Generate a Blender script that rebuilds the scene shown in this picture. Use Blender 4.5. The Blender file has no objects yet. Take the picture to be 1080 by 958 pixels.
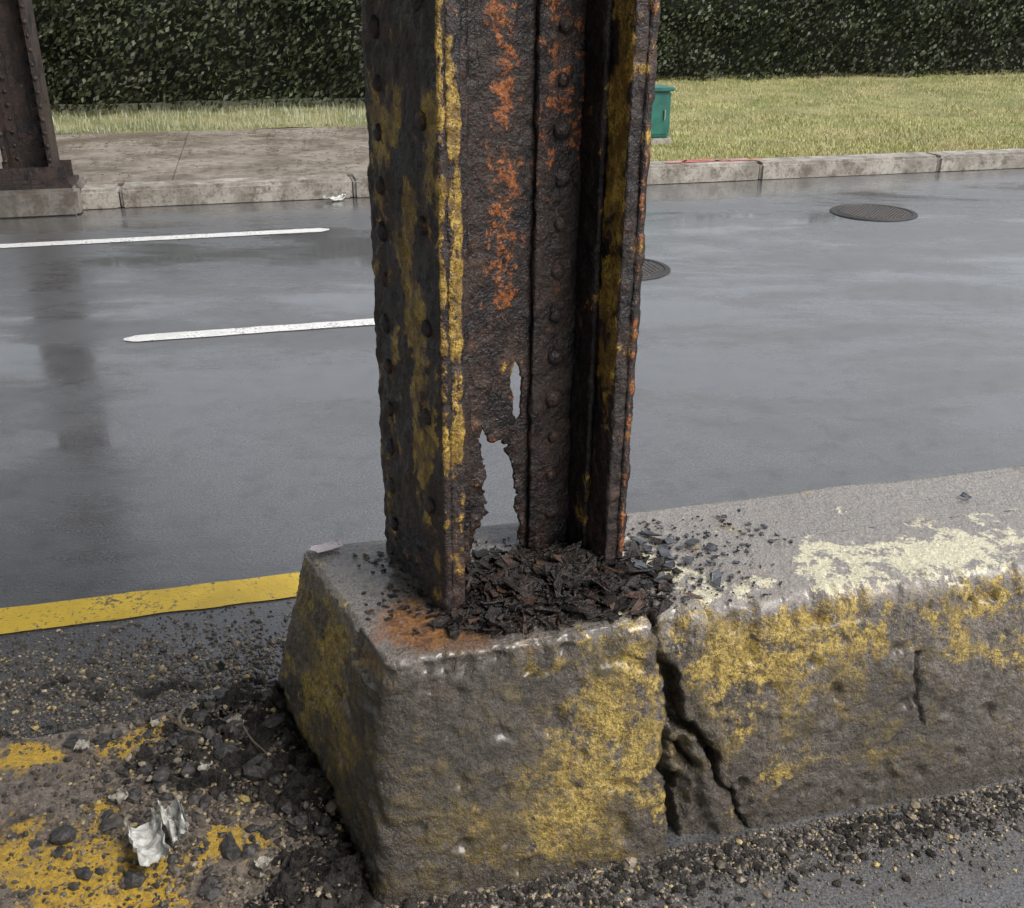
import bpy, bmesh, math, random
import numpy as np
from mathutils import Vector, noise, Matrix
random.seed(7); rng=np.random.default_rng(7)
scene=bpy.context.scene
scene.view_settings.view_transform='Standard'; scene.view_settings.look='None'; scene.view_settings.exposure=0
# road frame (r along the street, n across it)
RX,RY=.9715,.2372
def W(r,n,z=0.0): return (r*RX-n*RY, r*RY+n*RX, z)
ROT=math.atan2(RY,RX)
def link(o): scene.collection.objects.link(o); return o
def mesh_obj(name,verts,faces,mats=(),smooth=False,parent=None):
    me=bpy.data.meshes.new(name); me.from_pydata([tuple(v) for v in verts],[],[tuple(f) for f in faces]); me.update()
    if smooth: me.polygons.foreach_set('use_smooth',[True]*len(me.polygons))
    o=bpy.data.objects.new(name,me); link(o)
    for m in (mats if isinstance(mats,(list,tuple)) else [mats]): me.materials.append(m)
    if parent: o.parent=parent
    return o
def empty(name,loc=(0,0,0)):
    o=bpy.data.objects.new(name,None); o.location=loc; return link(o)
def fb(x,y,z,o=4,h=.8): return noise.fractal(Vector((x,y,z)),h,2.1,o)
def setattr_f(o,name,vals):
    a=o.data.attributes.new(name,'FLOAT','POINT'); a.data.foreach_set('value',np.asarray(vals,dtype=np.float32))
def sstep(a,b,x):
    t=min(1,max(0,(x-a)/(b-a))); return t*t*(3-2*t)

# ---------------- material helper ----------------
class M:
    def __init__(s,name):
        s.m=bpy.data.materials.new(name); s.m.use_nodes=True; s.t=s.m.node_tree; s.t.nodes.clear()
        s.out=s.n('ShaderNodeOutputMaterial'); s.b=s.n('ShaderNodeBsdfPrincipled'); s.l(s.b.outputs[0],s.out.inputs[0])
        s.co=s.n('ShaderNodeTexCoord').outputs['Object']
    def n(s,t,**k):
        x=s.t.nodes.new(t)
        for a,b in k.items(): setattr(x,a,b)
        return x
    def l(s,a,b): s.t.links.new(a,b)
    def inp(s,sock,v):
        if isinstance(v,bpy.types.NodeSocket): s.l(v,sock)
        elif isinstance(v,(tuple,list)): sock.default_value=(*v,1) if len(v)==3 and len(sock.default_value)==4 else v
        else: sock.default_value=v
    def noise(s,scale,detail=4,rough=.6,dist=0,co=None):
        x=s.n('ShaderNodeTexNoise'); s.l(co or s.co,x.inputs['Vector']); x.inputs['Scale'].default_value=scale
        x.inputs['Detail'].default_value=detail; x.inputs['Roughness'].default_value=rough; x.inputs['Distortion'].default_value=dist
        return x.outputs['Fac']
    def vor(s,scale,feature='F1',out='Distance',co=None,rnd=1):
        x=s.n('ShaderNodeTexVoronoi',feature=feature); s.l(co or s.co,x.inputs['Vector']); x.inputs['Scale'].default_value=scale; x.inputs['Randomness'].default_value=rnd
        return x.outputs[out]
    def scale(s,v,co=None,rot=0):
        x=s.n('ShaderNodeMapping'); s.l(co or s.co,x.inputs[0]); x.inputs['Scale'].default_value=v; x.inputs['Rotation'].default_value=(0,0,rot); return x.outputs[0]
    def step(s,f,a,b,c0=0,c1=1):
        x=s.n('ShaderNodeMapRange',interpolation_type='SMOOTHSTEP'); s.l(f,x.inputs[0])
        for i,v in zip((1,2,3,4),(a,b,c0,c1)): x.inputs[i].default_value=v
        return x.outputs[0]
    def math(s,op,a,b=0.0,c=None):
        x=s.n('ShaderNodeMath',operation=op); s.inp(x.inputs[0],a); s.inp(x.inputs[1],b)
        if c is not None: s.inp(x.inputs[2],c)
        return x.outputs[0]
    def mix(s,f,a,b):
        x=s.n('ShaderNodeMix',data_type='RGBA'); s.inp(x.inputs[0],f); s.inp(x.inputs[6],a); s.inp(x.inputs[7],b); return x.outputs[2]
    def attr(s,name): return s.n('ShaderNodeAttribute',attribute_name=name).outputs['Fac']
    def bump(s,h,strength=.5,dist=.01,prev=None):
        x=s.n('ShaderNodeBump'); s.l(h,x.inputs['Height']); x.inputs['Strength'].default_value=strength; x.inputs['Distance'].default_value=dist
        if prev: s.l(prev,x.inputs['Normal'])
        return x.outputs[0]
    def fin(s,col,rough,nrm=None,metal=None,spec=None):
        s.inp(s.b.inputs['Base Color'],col); s.inp(s.b.inputs['Roughness'],rough)
        if nrm: s.l(nrm,s.b.inputs['Normal'])
        if metal is not None: s.inp(s.b.inputs['Metallic'],metal)
        if spec is not None: s.inp(s.b.inputs['Specular IOR Level'],spec)
        return s.m
    def mask(s,at,nz,gain=2.2,w=.03):
        v=s.math('MULTIPLY_ADD',nz,gain,-gain/2); v=s.math('ADD',v,at); return s.step(v,.5-w,.5+w)

def mat_asphalt():
    m=M('wet_asphalt')
    fine=m.noise(130,2,.8); ag=m.vor(170); damp=m.noise(.75,5,.66,.25,co=m.scale((.55,1.5,1),rot=-ROT)); mid=m.noise(8,5,.72)
    col=m.mix(m.step(fine,.35,.68),(.038,.038,.042),(.125,.123,.123))
    spk=m.step(ag,.14,.24,1,0); col=m.mix(m.math('MULTIPLY',spk,m.step(mid,.35,.6,.15,.6)),col,(.26,.25,.245))
    col=m.mix(m.step(mid,.46,.70,0,.6),col,(.028,.027,.027))
    r=m.step(damp,.38,.60,.12,.42)
    nr=m.bump(m.math('MULTIPLY_ADD',ag,-.7,fine),.36,.0042)
    m.b.inputs['Coat Weight'].default_value=1.0; m.inp(m.b.inputs['Coat Roughness'],m.step(damp,.38,.60,.05,.36)); m.b.inputs['Coat IOR'].default_value=1.5
    return m.fin(col,r,nr,spec=.7)
def mat_concrete_far(a,b,sc=2.0,name='worn_concrete',dirt_dark=.35):
    m=M(name); n1=m.noise(sc,6,.7,.1); n2=m.noise(38,4,.75); n3=m.noise(9,6,.75)
    col=m.mix(m.step(n1,.35,.65),a,b); col=m.mix(m.math('MULTIPLY',m.step(n2,.5,.66),dirt_dark),col,(.07,.055,.04)); col=m.mix(m.step(n3,.47,.64,0,.75),col,(.10,.078,.055))
    return m.fin(col,m.step(n1,.3,.7,.30,.7),m.bump(n2,.4,.006))
def mat_paintline(c,name):
    m=M(name); n=m.noise(60,4,.8); n2=m.noise(6,3)
    f=m.mask(m.math('MULTIPLY_ADD',n2,.7,.34),n,1.9,.09)
    col=m.mix(f,(.08,.078,.075),m.mix(m.step(n2,.3,.7),c,tuple(x*.78 for x in c)))
    return m.fin(col,.35,m.bump(m.noise(150,2),.4,.004))
def mat_barrier():
    m=M('old_painted_concrete')
    P=m.attr('paint');PL=m.attr('pale');D=m.attr('dirt_dark');O=m.attr('rust');WT=m.attr('wet');LT=m.attr('light')
    n1=m.noise(7,6,.72,.15); n2=m.noise(32,5,.78,.15); n3=m.noise(130,3,.8); n4=m.noise(13,7,.72,.15)
    agg=m.vor(85)
    base=m.mix(m.step(n1,.38,.62),(.078,.062,.047),(.21,.175,.138))
    base=m.mix(m.math('MULTIPLY',LT,.72),base,(.38,.345,.315))  # sky reflection on the wet top, put into the colour as paler concrete
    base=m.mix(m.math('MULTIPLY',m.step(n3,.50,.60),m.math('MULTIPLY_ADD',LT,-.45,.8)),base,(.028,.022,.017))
    base=m.mix(m.math('MULTIPLY',m.step(agg,.08,.24,1,0),m.step(n2,.44,.56,.05,.8)),base,(.40,.37,.31))
    yel=m.mix(m.step(n2,.40,.58),(.30,.195,.036),(.64,.46,.11)); yel=m.mix(m.math('MULTIPLY',m.step(n3,.48,.60),.72),yel,(.10,.07,.028)); yel=m.mix(m.step(n1,.48,.62,0,.5),yel,(.25,.18,.06))
    pm=m.mask(P,m.math('ADD',m.math('MULTIPLY',n4,.65),m.math('MULTIPLY',n2,.35)),4.2,.14)
    col=m.mix(m.math('MULTIPLY',pm,.92),base,yel)
    pal=m.mix(m.step(n3,.4,.65),(.86,.81,.56),(.62,.56,.40))
    plm=m.mask(PL,n4,2.6,.05); col=m.mix(m.math('MULTIPLY',plm,.95),col,pal)
    rm=m.mask(O,n4,2.0,.3); col=m.mix(m.math('MULTIPLY',rm,.78),col,m.mix(m.step(n2,.4,.6),(.15,.050,.010),(.36,.15,.02)))
    dm=m.mask(D,m.math('ADD',m.math('MULTIPLY',n2,.5),m.math('MULTIPLY',n1,.5)),4.4,.22); col=m.mix(m.math('MULTIPLY',dm,.82),col,m.mix(m.step(n3,.42,.58),(.013,.011,.009),(.085,.068,.048)))
    ro=m.math('SUBTRACT',m.step(n2,.35,.65,.32,.70),m.math('MULTIPLY',WT,.32)); ro=m.math('SUBTRACT',ro,m.math('MULTIPLY',dm,.12))
    nr=m.bump(m.math('ADD',m.math('MULTIPLY_ADD',n3,.6,n2),m.math('MULTIPLY',n4,1.2)),1.0,.014)
    m.inp(m.b.inputs['Coat Weight'],m.math('MULTIPLY',WT,.85)); m.b.inputs['Coat Roughness'].default_value=.16
    return m.fin(col,m.math('MAXIMUM',ro,.12),nr)
def mat_rust(name='rusted_painted_steel'):
    m=M(name)
    P=m.attr('paint');O=m.attr('orange');K=m.attr('shade')
    n1=m.noise(7,6,.70,.1); n2=m.noise(30,5,.74,.1); n3=m.noise(120,3,.8); n4=m.noise(15,6,.68,.15,co=m.scale((1,1,.6)))
    base=m.mix(m.step(n1,.38,.60),(.010,.008,.009),(.038,.025,.021))
    base=m.mix(m.math('MULTIPLY',m.step(n4,.50,.56),.6),base,(.068,.039,.030))
    base=m.mix(m.math('MULTIPLY',m.step(n2,.56,.64),.5),base,(.11,.058,.038))
    base=m.mix(m.math('MULTIPLY',m.step(n3,.50,.62),.7),base,(.010,.009,.010))
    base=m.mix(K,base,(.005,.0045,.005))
    om=m.mask(O,n2,1.9,.10); col=m.mix(m.math('MULTIPLY',om,.85),base,m.mix(m.step(n3,.4,.6),(.14,.042,.015),(.42,.135,.030)))
    yel=m.mix(m.step(n2,.42,.58),(.20,.120,.020),(.52,.345,.065)); yel=m.mix(m.math('MULTIPLY',m.step(n3,.48,.58),.8),yel,(.07,.038,.017)); yel=m.mix(m.step(n1,.48,.62,0,.6),yel,(.15,.085,.022))
    nn=m.math('ADD',m.math('MULTIPLY',n4,.70),m.math('MULTIPLY',n2,.30))
    pm=m.mask(P,nn,3.0,.04); edge=m.mask(m.math('ADD',P,.07),nn,3.0,.05)
    col=m.mix(m.math('MULTIPLY',edge,.5),col,(.10,.045,.02)); col=m.mix(pm,col,yel)
    lay=m.math('ADD',m.step(n4,.455,.47),m.step(n4,.53,.545))
    nr=m.bump(m.math('ADD',m.math('MULTIPLY_ADD',n3,.35,m.math('MULTIPLY',n2,.8)),m.math('MULTIPLY',lay,.16)),.9,.011)
    return m.fin(col,m.step(n1,.35,.65,.26,.58),nr,spec=.5)
def mat_flake():
    m=M('rust_scale'); n=m.noise(30,4,.6); n2=m.noise(150,3,.7); g=m.n('ShaderNodeNewGeometry').outputs['Random Per Island']
    col=m.mix(m.step(n,.4,.6),(.007,.006,.006),(.024,.017,.014)); col=m.mix(m.step(g,.82,.97,0,.8),col,(.085,.045,.028)); col=m.mix(m.step(n2,.60,.7,0,.5),col,(.08,.045,.028))
    return m.fin(col,m.step(n,.3,.7,.10,.42),m.bump(m.math('ADD',n,n2),.9,.007))
def mat_slate():
    m=M('grey_paint_scale'); n=m.noise(40,4,.6)
    col=m.mix(m.step(n,.4,.6),(.025,.027,.033),(.075,.08,.09)); return m.fin(col,.3,m.bump(m.noise(120,3),.6,.004))
def mat_stone():
    m=M('gravel_stone'); g=m.n('ShaderNodeNewGeometry').outputs['Random Per Island']; n=m.noise(90,3,.7)
    r=m.n('ShaderNodeValToRGB'); m.l(g,r.inputs[0]); e=r.color_ramp.elements
    e[0].color=(.035,.030,.026,1); e[1].color=(.50,.42,.31,1); x=e.new(.45); x.color=(.08,.068,.054,1); x=e.new(.75); x.color=(.17,.135,.10,1); x=e.new(.92); x.color=(.32,.26,.18,1); x=e.new(.975); x.color=(.42,.32,.10,1)
    col=m.mix(m.step(n,.45,.7,0,.6),r.outputs[0],(.05,.04,.03)); return m.fin(col,.4,m.bump(n,.4,.003))
def mat_soil(name='dark_wet_soil',k=1.0):
    m=M(name); n=m.noise(35,5,.75,.1); n2=m.noise(160,3,.8); big=m.noise(9,4,.7)
    col=m.mix(m.step(n,.42,.62),(.012*k,.011*k,.010*k),(.042*k,.036*k,.031*k)); col=m.mix(m.step(big,.48,.62,0,.6),col,(.075*k,.064*k,.052*k)); col=m.mix(m.step(n2,.58,.70,0,.7),col,(.20,.165,.13))
    return m.fin(col,m.step(n,.4,.6,.22,.75),m.bump(m.math('ADD',n,n2),1.0,.014))
def mat_simple(name,c,r=.5,var=.25,sc=20,metal=0.0,bs=.2):
    m=M(name); n=m.noise(sc,5,.65,.1); col=m.mix(m.step(n,.3,.7),c,tuple(x*(1-var) for x in c))
    return m.fin(col,r,m.bump(n,bs,.006),metal=metal)
def mat_leaf(name,a,b,c):
    m=M(name); g=m.n('ShaderNodeNewGeometry').outputs['Random Per Island']; n=m.noise(.9,4)
    col=m.mix(g,a,b); col=m.mix(m.step(n,.42,.62,0,.75),col,c); return m.fin(col,.6)

ASP=mat_asphalt(); BAR=mat_barrier(); RUST=mat_rust(); FLK=mat_flake(); SLT=mat_slate(); STN=mat_stone(); SOIL=mat_soil(); PILE=mat_soil('rust_crumb_soil',.45)
WHITE=mat_paintline((.80,.80,.78),'white_road_paint'); YEL=mat_paintline((.76,.52,.05),'yellow_road_paint')
CURB=mat_concrete_far((.22,.20,.17),(.42,.39,.345),3,'kerb_concrete',.6); WALK=mat_concrete_far((.18,.15,.12),(.30,.26,.215),1.6,'sidewalk_concrete',.5)
PLIN=mat_concrete_far((.11,.10,.09),(.22,.205,.18),5,'plinth_concrete',.5)

# ---------------- ground, road ----------------
def sheet(name,pts,z,mat):
    return mesh_obj(name,[W(r,n,z) for r,n in pts],[tuple(range(len(pts)))],mat)
def rect(r0,r1,n0,n1): return [(r0,n0),(r1,n0),(r1,n1),(r0,n1)]
gm=M('ground_turf'); nn=gm.noise(1.5,6,.6); gcol=gm.mix(gm.step(nn,.35,.65),(.13,.15,.045),(.27,.25,.11)); gcol=gm.mix(gm.step(gm.noise(12,5),.5,.7,0,.6),gcol,(.22,.18,.10)); GR=gm.fin(gcol,.8,gm.bump(gm.noise(40,5),.6,.02))
sheet('ground',rect(-400,400,-400,400),-.03,GR)
sheet('road',rect(-90,90,-12,9.0),0,ASP)
def line(name,r0,r1,n0,n1,mat,z=.004,jit=.008,seg=.06,taper=True):
    k=max(2,int((r1-r0)/seg)); v=[];f=[]
    for i in range(k+1):
        r=r0+(r1-r0)*i/k
        e=min(1,min(i,k-i)/1.5+.35) if taper else 1
        c=(n0+n1)/2; hw=(n1-n0)/2*e
        v.append(W(r,c-hw+noise.noise(Vector((r*9,n0,0)))*jit,z)); v.append(W(r,c+hw+noise.noise(Vector((r*9,n1,5)))*jit,z))
    for i in range(k): f.append((2*i,2*i+2,2*i+3,2*i+1))
    return mesh_obj(name,v,f,mat)
line('lane_marking',-6,.49,7.70,7.83,WHITE); line('lane_marking',-.745,1.6,5.31,5.42,WHITE)
line('yellow_edge_line',-30,30,2.67,2.81,YEL,seg=.04,taper=False)

def box(name,r0,r1,n0,n1,z0,z1,mat,bev=.01,parent=None):
    bm=bmesh.new(); bmesh.ops.create_cube(bm,size=1)
    for v in bm.verts:
        v.co=Vector(W(r0+(r1-r0)*(v.co.x+.5),n0+(n1-n0)*(v.co.y+.5),z0+(z1-z0)*(v.co.z+.5)))
    if bev: bmesh.ops.bevel(bm,geom=bm.edges[:],offset=bev,segments=2,affect='EDGES')
    me=bpy.data.meshes.new(name); bm.to_mesh(me); bm.free(); me.materials.append(mat); o=link(bpy.data.objects.new(name,me)); o.parent=parent; return o
kerb=empty('kerb')
r=-41.0;i=0
while r<40:
    L=1.9; box('kerb_stone_%d'%i,r,r+L-.010,9.0+random.uniform(-.012,.006),9.30,-.02,.16+random.uniform(-.008,.006),CURB,.025,kerb); r+=L;i+=1
sw=empty('sidewalk'); r=-42.3; i=0
while r<3.5:
    L=min(3.2,3.6-r)
    box('slab_%d'%i,r,r+L-.005,9.31,12.75,-.02,.152+random.uniform(-.002,.002),WALK,.004,sw); r+=3.2;i+=1
v=[];f=[]
for k in range(9000):
    n=9.05+random.random()**.7*3.9; r=random.uniform(-6,3.55)
    if noise.noise(Vector((r*1.3,n*1.6,0)))+.35<random.random()*.8: continue
    x,y,_=W(r,n); s=random.uniform(.006,.026); a=random.random()*6.28; b=len(v)
    for q in range(4): v.append((x+math.cos(a+q*1.57)*s*(1 if q%2 else .5),y+math.sin(a+q*1.57)*s*(1 if q%2 else .5),.169+random.random()*.01))
    f.append((b,b+1,b+2,b+3))
mesh_obj('fallen_leaves',v,f,mat_leaf('dead_leaf',(.05,.035,.022),(.16,.12,.075),(.08,.055,.03)))
def gz(r,n): return .13+.02*noise.noise(Vector((r,n,0)))+max(0,n-13)*.06
v=[];f=[];NR,NN=60,60
for i in range(NR+1):
    for j in range(NN+1):
        r=3.62+(i/NR)**1.5*80; n=9.31+(j/NN)**1.5*60; v.append(W(r,n,gz(r,n)))
for i in range(NR):
    for j in range(NN): a=i*(NN+1)+j; f.append((a,a+NN+1,a+NN+2,a+1))
mesh_obj('grass_verge',v,f,GR,True)
v=[];f=[]
for i in range(NR+1):
    for j in range(NN+1):
        r=3.62-(i/NR)**1.5*80; n=12.76+(j/NN)**1.5*55; v.append(W(r,n,gz(r,n)+.02))
for i in range(NR):
    for j in range(NN): a=i*(NN+1)+j; f.append((a,a+1,a+NN+2,a+NN+1))
mesh_obj('grass_bank',v,f,GR,True)
BL=mat_leaf('grass_blades',(.27,.28,.08),(.50,.46,.21),(.40,.34,.18)); BL2=mat_leaf('pale_grass_blades',(.24,.26,.15),(.46,.46,.34),(.34,.34,.22))
v=[];f=[]
def blade(r,n,z0,h0=.02,h1=.055):
    p=Vector(W(r,n,z0)); a=random.random()*6.28; h=random.uniform(h0,h1); w=.006*(1+max(0,n-14)*.06)
    dx,dy=math.cos(a)*w,math.sin(a)*w; lx,ly=random.uniform(-.025,.025),random.uniform(-.025,.025); b=len(v)
    v.extend([(p.x-dx,p.y-dy,p.z),(p.x+dx,p.y+dy,p.z),(p.x+lx,p.y+ly,p.z+h)]); f.append((b,b+1,b+2))
for k in range(60000):
    n=9.33+random.random()**1.4*7.2; r=3.62+random.random()*(n*.55+3.5); blade(r,n,gz(r,n)-.005)
mesh_obj('grass',v,f,BL)
v=[];f=[]
for k in range(12000):
    n=12.78+random.random()*1.8; r=random.uniform(-.66*n,3.6); blade(r,n,gz(r,n)+.01,.03,.12)
mesh_obj('grass',v,f,BL2)
# dense shrub belt behind the verge: dark solid core with leafy surface
def hn(r): return 14.25+1.9*sstep(2.0,5.0,r)+.30*noise.noise(Vector((r*.9,1,0)))
def hh(r): return 1.62+.30*noise.noise(Vector((r*.35,3,0)))+.28*noise.noise(Vector((r*1.3,3,0)))
hedge=empty('hedge')
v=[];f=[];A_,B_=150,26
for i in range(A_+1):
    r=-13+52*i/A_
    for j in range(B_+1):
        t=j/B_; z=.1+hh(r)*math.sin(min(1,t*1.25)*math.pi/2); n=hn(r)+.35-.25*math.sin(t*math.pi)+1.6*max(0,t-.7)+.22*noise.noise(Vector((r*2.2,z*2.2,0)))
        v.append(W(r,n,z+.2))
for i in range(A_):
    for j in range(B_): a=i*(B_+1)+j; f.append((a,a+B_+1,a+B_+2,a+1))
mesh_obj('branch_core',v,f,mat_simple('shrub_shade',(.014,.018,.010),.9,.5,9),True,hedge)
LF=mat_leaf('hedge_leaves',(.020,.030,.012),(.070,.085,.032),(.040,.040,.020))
v=[];f=[]
for k in range(60000):
    r=random.uniform(-11,24); H_=hh(r); t=random.random(); z=.08+(H_+.1)*t; cl=noise.noise(Vector((r*1.6,z*1.6,8)))
    n=hn(r)+.10+.22*noise.noise(Vector((r*2.2,z*2.2,0)))-random.random()*.28-.28*max(0,cl)
    p=Vector(W(r,n,z+.2)); d=Vector((random.gauss(0,1),random.gauss(0,1),random.gauss(0,1))).normalized(); e=d.orthogonal().normalized(); g=d.cross(e); s=.07*random.uniform(.5,1.3); b=len(v)
    v+=[p-e*s*.5,p+g*s*.3,p+e*s*.7,p-g*s*.3]; f.append((b,b+1,b+2,b+3))
mesh_obj('leaves',v,f,LF,False,hedge)

# green cabinet
GRN=mat_simple('green_enamel',(.03,.18,.14),.4,.4,8)
cab=empty('utility_cabinet')
box('plinth',3.86,4.33,10.56,11.0,.10,.19,CURB,.01,cab); box('body',3.90,4.31,10.60,10.96,.192,.66,GRN,.015,cab); box('roof',3.87,4.34,10.57,10.99,.662,.70,GRN,.01,cab)
box('door',3.93,4.28,10.592,10.60,.23,.63,GRN,.003,cab); box('handle',4.23,4.245,10.57,10.592,.38,.48,mat_simple('zinc',(.4,.4,.4),.4,.1,10,1.0),.003,cab)

# manholes
IRON=mat_simple('cast_iron',(.040,.034,.030),.45,.5,30,.3,.5)
def manhole(r,n,rad):
    o=empty('manhole_cover')
    bm=bmesh.new(); S=48
    rings=[(rad,.003),(rad*.97,.010),(rad*.88,.010),(rad*.865,.0045),(rad*.84,.0045),(rad*.825,.009),(0,.009)]
    pv=None
    for rr,z in rings:
        if rr==0:
            c=bm.verts.new(W(r,n,z)); 
            for k in range(S): bm.faces.new((pv[k],pv[(k+1)%S],c))
        else:
            cur=[bm.verts.new(W(r+rr*math.cos(6.2832*k/S),n+rr*math.sin(6.2832*k/S),z)) for k in range(S)]
            if pv:
                for k in range(S): bm.faces.new((pv[k],pv[(k+1)%S],cur[(k+1)%S],cur[k]))
            pv=cur
    me=bpy.data.meshes.new('frame_and_lid'); bm.to_mesh(me); bm.free(); me.materials.append(IRON); q=link(bpy.data.objects.new('frame_and_lid',me)); q.parent=o
    v=[];f=[]
    for i in range(-8,9):
        for j in range(-8,9):
            x,y=i*rad*.1,j*rad*.1
            if x*x+y*y<(rad*.78)**2:
                b=len(v);w=rad*.03
                for (a,c2,z) in ((-w,-w,.0092),(w,-w,.0092),(w,w,.0092),(-w,w,.0092),(-w*.7,-w*.7,.014),(w*.7,-w*.7,.014),(w*.7,w*.7,.014),(-w*.7,w*.7,.014)): v.append(W(r+x+a,n+y+c2,z))
                f+=[(b+4,b+5,b+6,b+7),(b,b+1,b+5,b+4),(b+1,b+2,b+6,b+5),(b+2,b+3,b+7,b+6),(b+3,b,b+4,b+7)]
    mesh_obj('lugs',v,f,IRON,parent=o)
manhole(4.79,7.37,.34); manhole(2.24,6.14,.30)
PK=mat_paintline((.66,.17,.15),'survey_spray_paint')
v=[];f=[]
for (r0,n0,r1,n1,w_) in ((3.70,9.14,4.25,9.17,.03),(3.82,9.06,3.95,9.26,.03),(4.2,9.16,4.65,9.12,.03),(4.35,9.06,4.3,9.26,.03),(3.9,9.22,4.2,9.24,.025)):
    b=len(v); v+=[W(r0,n0-w_,.170),W(r1,n1-w_,.170),W(r1,n1+w_,.170),W(r0,n0+w_,.170)]; f.append((b,b+1,b+2,b+3))
mesh_obj('spray_marks',v,f,PK)

# ---------------- barrier ----------------
H=.5
def build_outline():
    B=[(.094,1.50),(4.0,1.50),(4.0,2.20),(-.10,2.20)]; T=[(.135,1.615),(3.95,1.60),(3.95,2.11),(.015,2.07)]
    rad=.04
    def arc(a,p,b,k=10):
        a,p,b=Vector(a),Vector(p),Vector(b); d1=(a-p).normalized()*rad; d2=(b-p).normalized()*rad; s=p+d1; e=p+d2
        return [(s*(1-t)**2+p*2*t*(1-t)+e*t*t) for t in [i/k for i in range(k+1)]]
    def ln(a,b,ts):
        a,b=Vector(a),Vector(b); d=(b-a).normalized(); s=a+d*rad; e=b-d*rad
        return [s.lerp(e,t) for t in ts]
    ts=[];x=.16
    while x<3.9: ts.append((x-.14)/(3.95-.14)); x+= .0028 if .62<x<.95 else (.0045 if x<1.75 else .04)
    tb=[i/50 for i in range(1,50)]; te=[i/110 for i in range(1,110)]; tr=[i/12 for i in range(1,12)]
    res=[]
    for C in (B,T):
        o=[]; o+=arc(C[3],C[0],C[1]); o+=ln(C[0],C[1],ts); o+=arc(C[0],C[1],C[2]); o+=ln(C[1],C[2],tr); o+=arc(C[1],C[2],C[3]); o+=ln(C[2],C[3],tb); o+=arc(C[2],C[3],C[0]); o+=ln(C[3],C[0],te)
        res.append(o)
    return res
ob,ot=build_outline(); NP=len(ob)
NW=120;NA=7;NC=55
verts=[]
for lev in range(NW+NA+NC+1):
    for b,t in zip(ob,ot):
        m=Vector((min(3.65,max(.36,t.x)),1.85))
        d=(m-t); dl=d.length; d=d/dl
        fl=.018+.032*sstep(.66,.8,t.x)
        if b.x>3.9: fl=.03
        def wall(z): return b.lerp(t,max(0,z)/H)
        if lev<=NW:
            z=-.03+(H-fl+.03)*lev/NW; p=wall(z)
        elif lev<=NW+NA:
            a=(lev-NW)/NA*math.pi/2; p0=wall(H-fl); p=p0+d*fl*(1-math.cos(a)); z=H-fl+fl*math.sin(a)
        else:
            k=(lev-NW-NA)/NC; p0=wall(H-fl)+d*fl; p=p0.lerp(m,k); z=H
        n=p.y
        if n<1.75: n-= .022*(1-sstep(.67,.73,p.x))*(1 if lev<=NW+NA else max(0,1-(lev-NW-NA)/12))
        verts.append((p.x,n,z))
faces=[]
for l in range(NW+NA+NC):
    for i in range(NP):
        j=(i+1)%NP; faces.append((l*NP+i,l*NP+j,(l+1)*NP+j,(l+1)*NP+i))
bar=mesh_obj('concrete_barrier',[W(*v) for v in verts],faces,BAR,True)
nor=np.zeros(len(verts)*3,dtype=np.float32); bar.data.vertices.foreach_get('normal',nor); nor=nor.reshape(-1,3)
def pdist(px,pz,poly):
    best=9
    for (x0,z0,w0),(x1,z1,w1) in zip(poly,poly[1:]):
        dx,dz=x1-x0,z1-z0; t=max(0,min(1,((px-x0)*dx+(pz-z0)*dz)/(dx*dx+dz*dz)))
        d=math.hypot(px-x0-t*dx,pz-z0-t*dz); w=w0+(w1-w0)*t
        if d-w<best: best=d-w
    return best
CR=[[(.684,.52,.003),(.695,.45,.005),(.706,.409,.011),(.726,.33,.015),(.745,.27,.010),(.796,.203,.007),(.839,.106,.003),(.875,.05,.0022),(.896,-.03,.0015)],
    [(.735,.33,.006),(.71,.25,.009),(.701,.198,.015),(.724,.13,.013),(.716,.08,.010),(.735,-.03,.009)],
    [(1.29,.34,.0018),(1.283,.29,.0012),(1.292,.23,.002),(1.312,.17,.001)],
    [(.72,.235,.002),(.745,.20,.004),(.775,.165,.002)]]
TC=[[(.684,1.58,.004),(.69,1.66,.002),(.74,1.72,.0015),(.76,1.80,.001)]]
def blob(p,lst,base):
    v=base
    for (r,n,z,s,a) in lst:
        d=((p[0]-r)**2+(p[1]-n)**2+(p[2]-z)**2)/(s*s)
        if d<6: v+=a*math.exp(-d)
    return v
PB=[(.55,1.58,.40,.12,.36),(.62,1.55,.2,.15,.40),(.5,1.52,.06,.13,.34),(.66,1.58,.42,.07,.15),(.34,1.55,.12,.12,.34),(.40,1.55,.28,.10,.14),(.22,1.55,.2,.1,.1),(.83,1.6,.42,.10,.40),(1.05,1.58,.38,.12,.30),(1.13,1.58,.30,.10,.28),(1.42,1.58,.40,.12,.32),(1.0,1.53,.15,.06,.42),(1.25,1.53,.09,.08,.25),(.86,1.6,.27,.08,.24),(.02,1.85,.33,.16,.44),(-.03,1.95,.15,.15,.34),(.06,1.7,.2,.12,.34),(.25,1.5,.10,.1,.24),(.78,1.78,.5,.05,.2),(1.6,1.6,.45,.15,.2),(1.0,1.6,.45,.2,.16),(.10,1.66,.45,.08,.2)]
PLB=[(1.05,1.66,.5,.09,.44),(1.22,1.70,.5,.11,.52),(1.40,1.68,.5,.12,.56),(1.6,1.72,.5,.15,.5),(1.12,1.80,.5,.06,.50),(.80,1.78,.5,.06,.56),(.74,1.84,.5,.055,.54),(.9,1.64,.5,.07,.44),(.84,1.68,.5,.05,.35),(.62,1.63,.49,.05,.2),(1.3,1.93,.5,.035,.55),(.93,1.90,.5,.03,.3),(.72,1.9,.5,.05,.46)]
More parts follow.
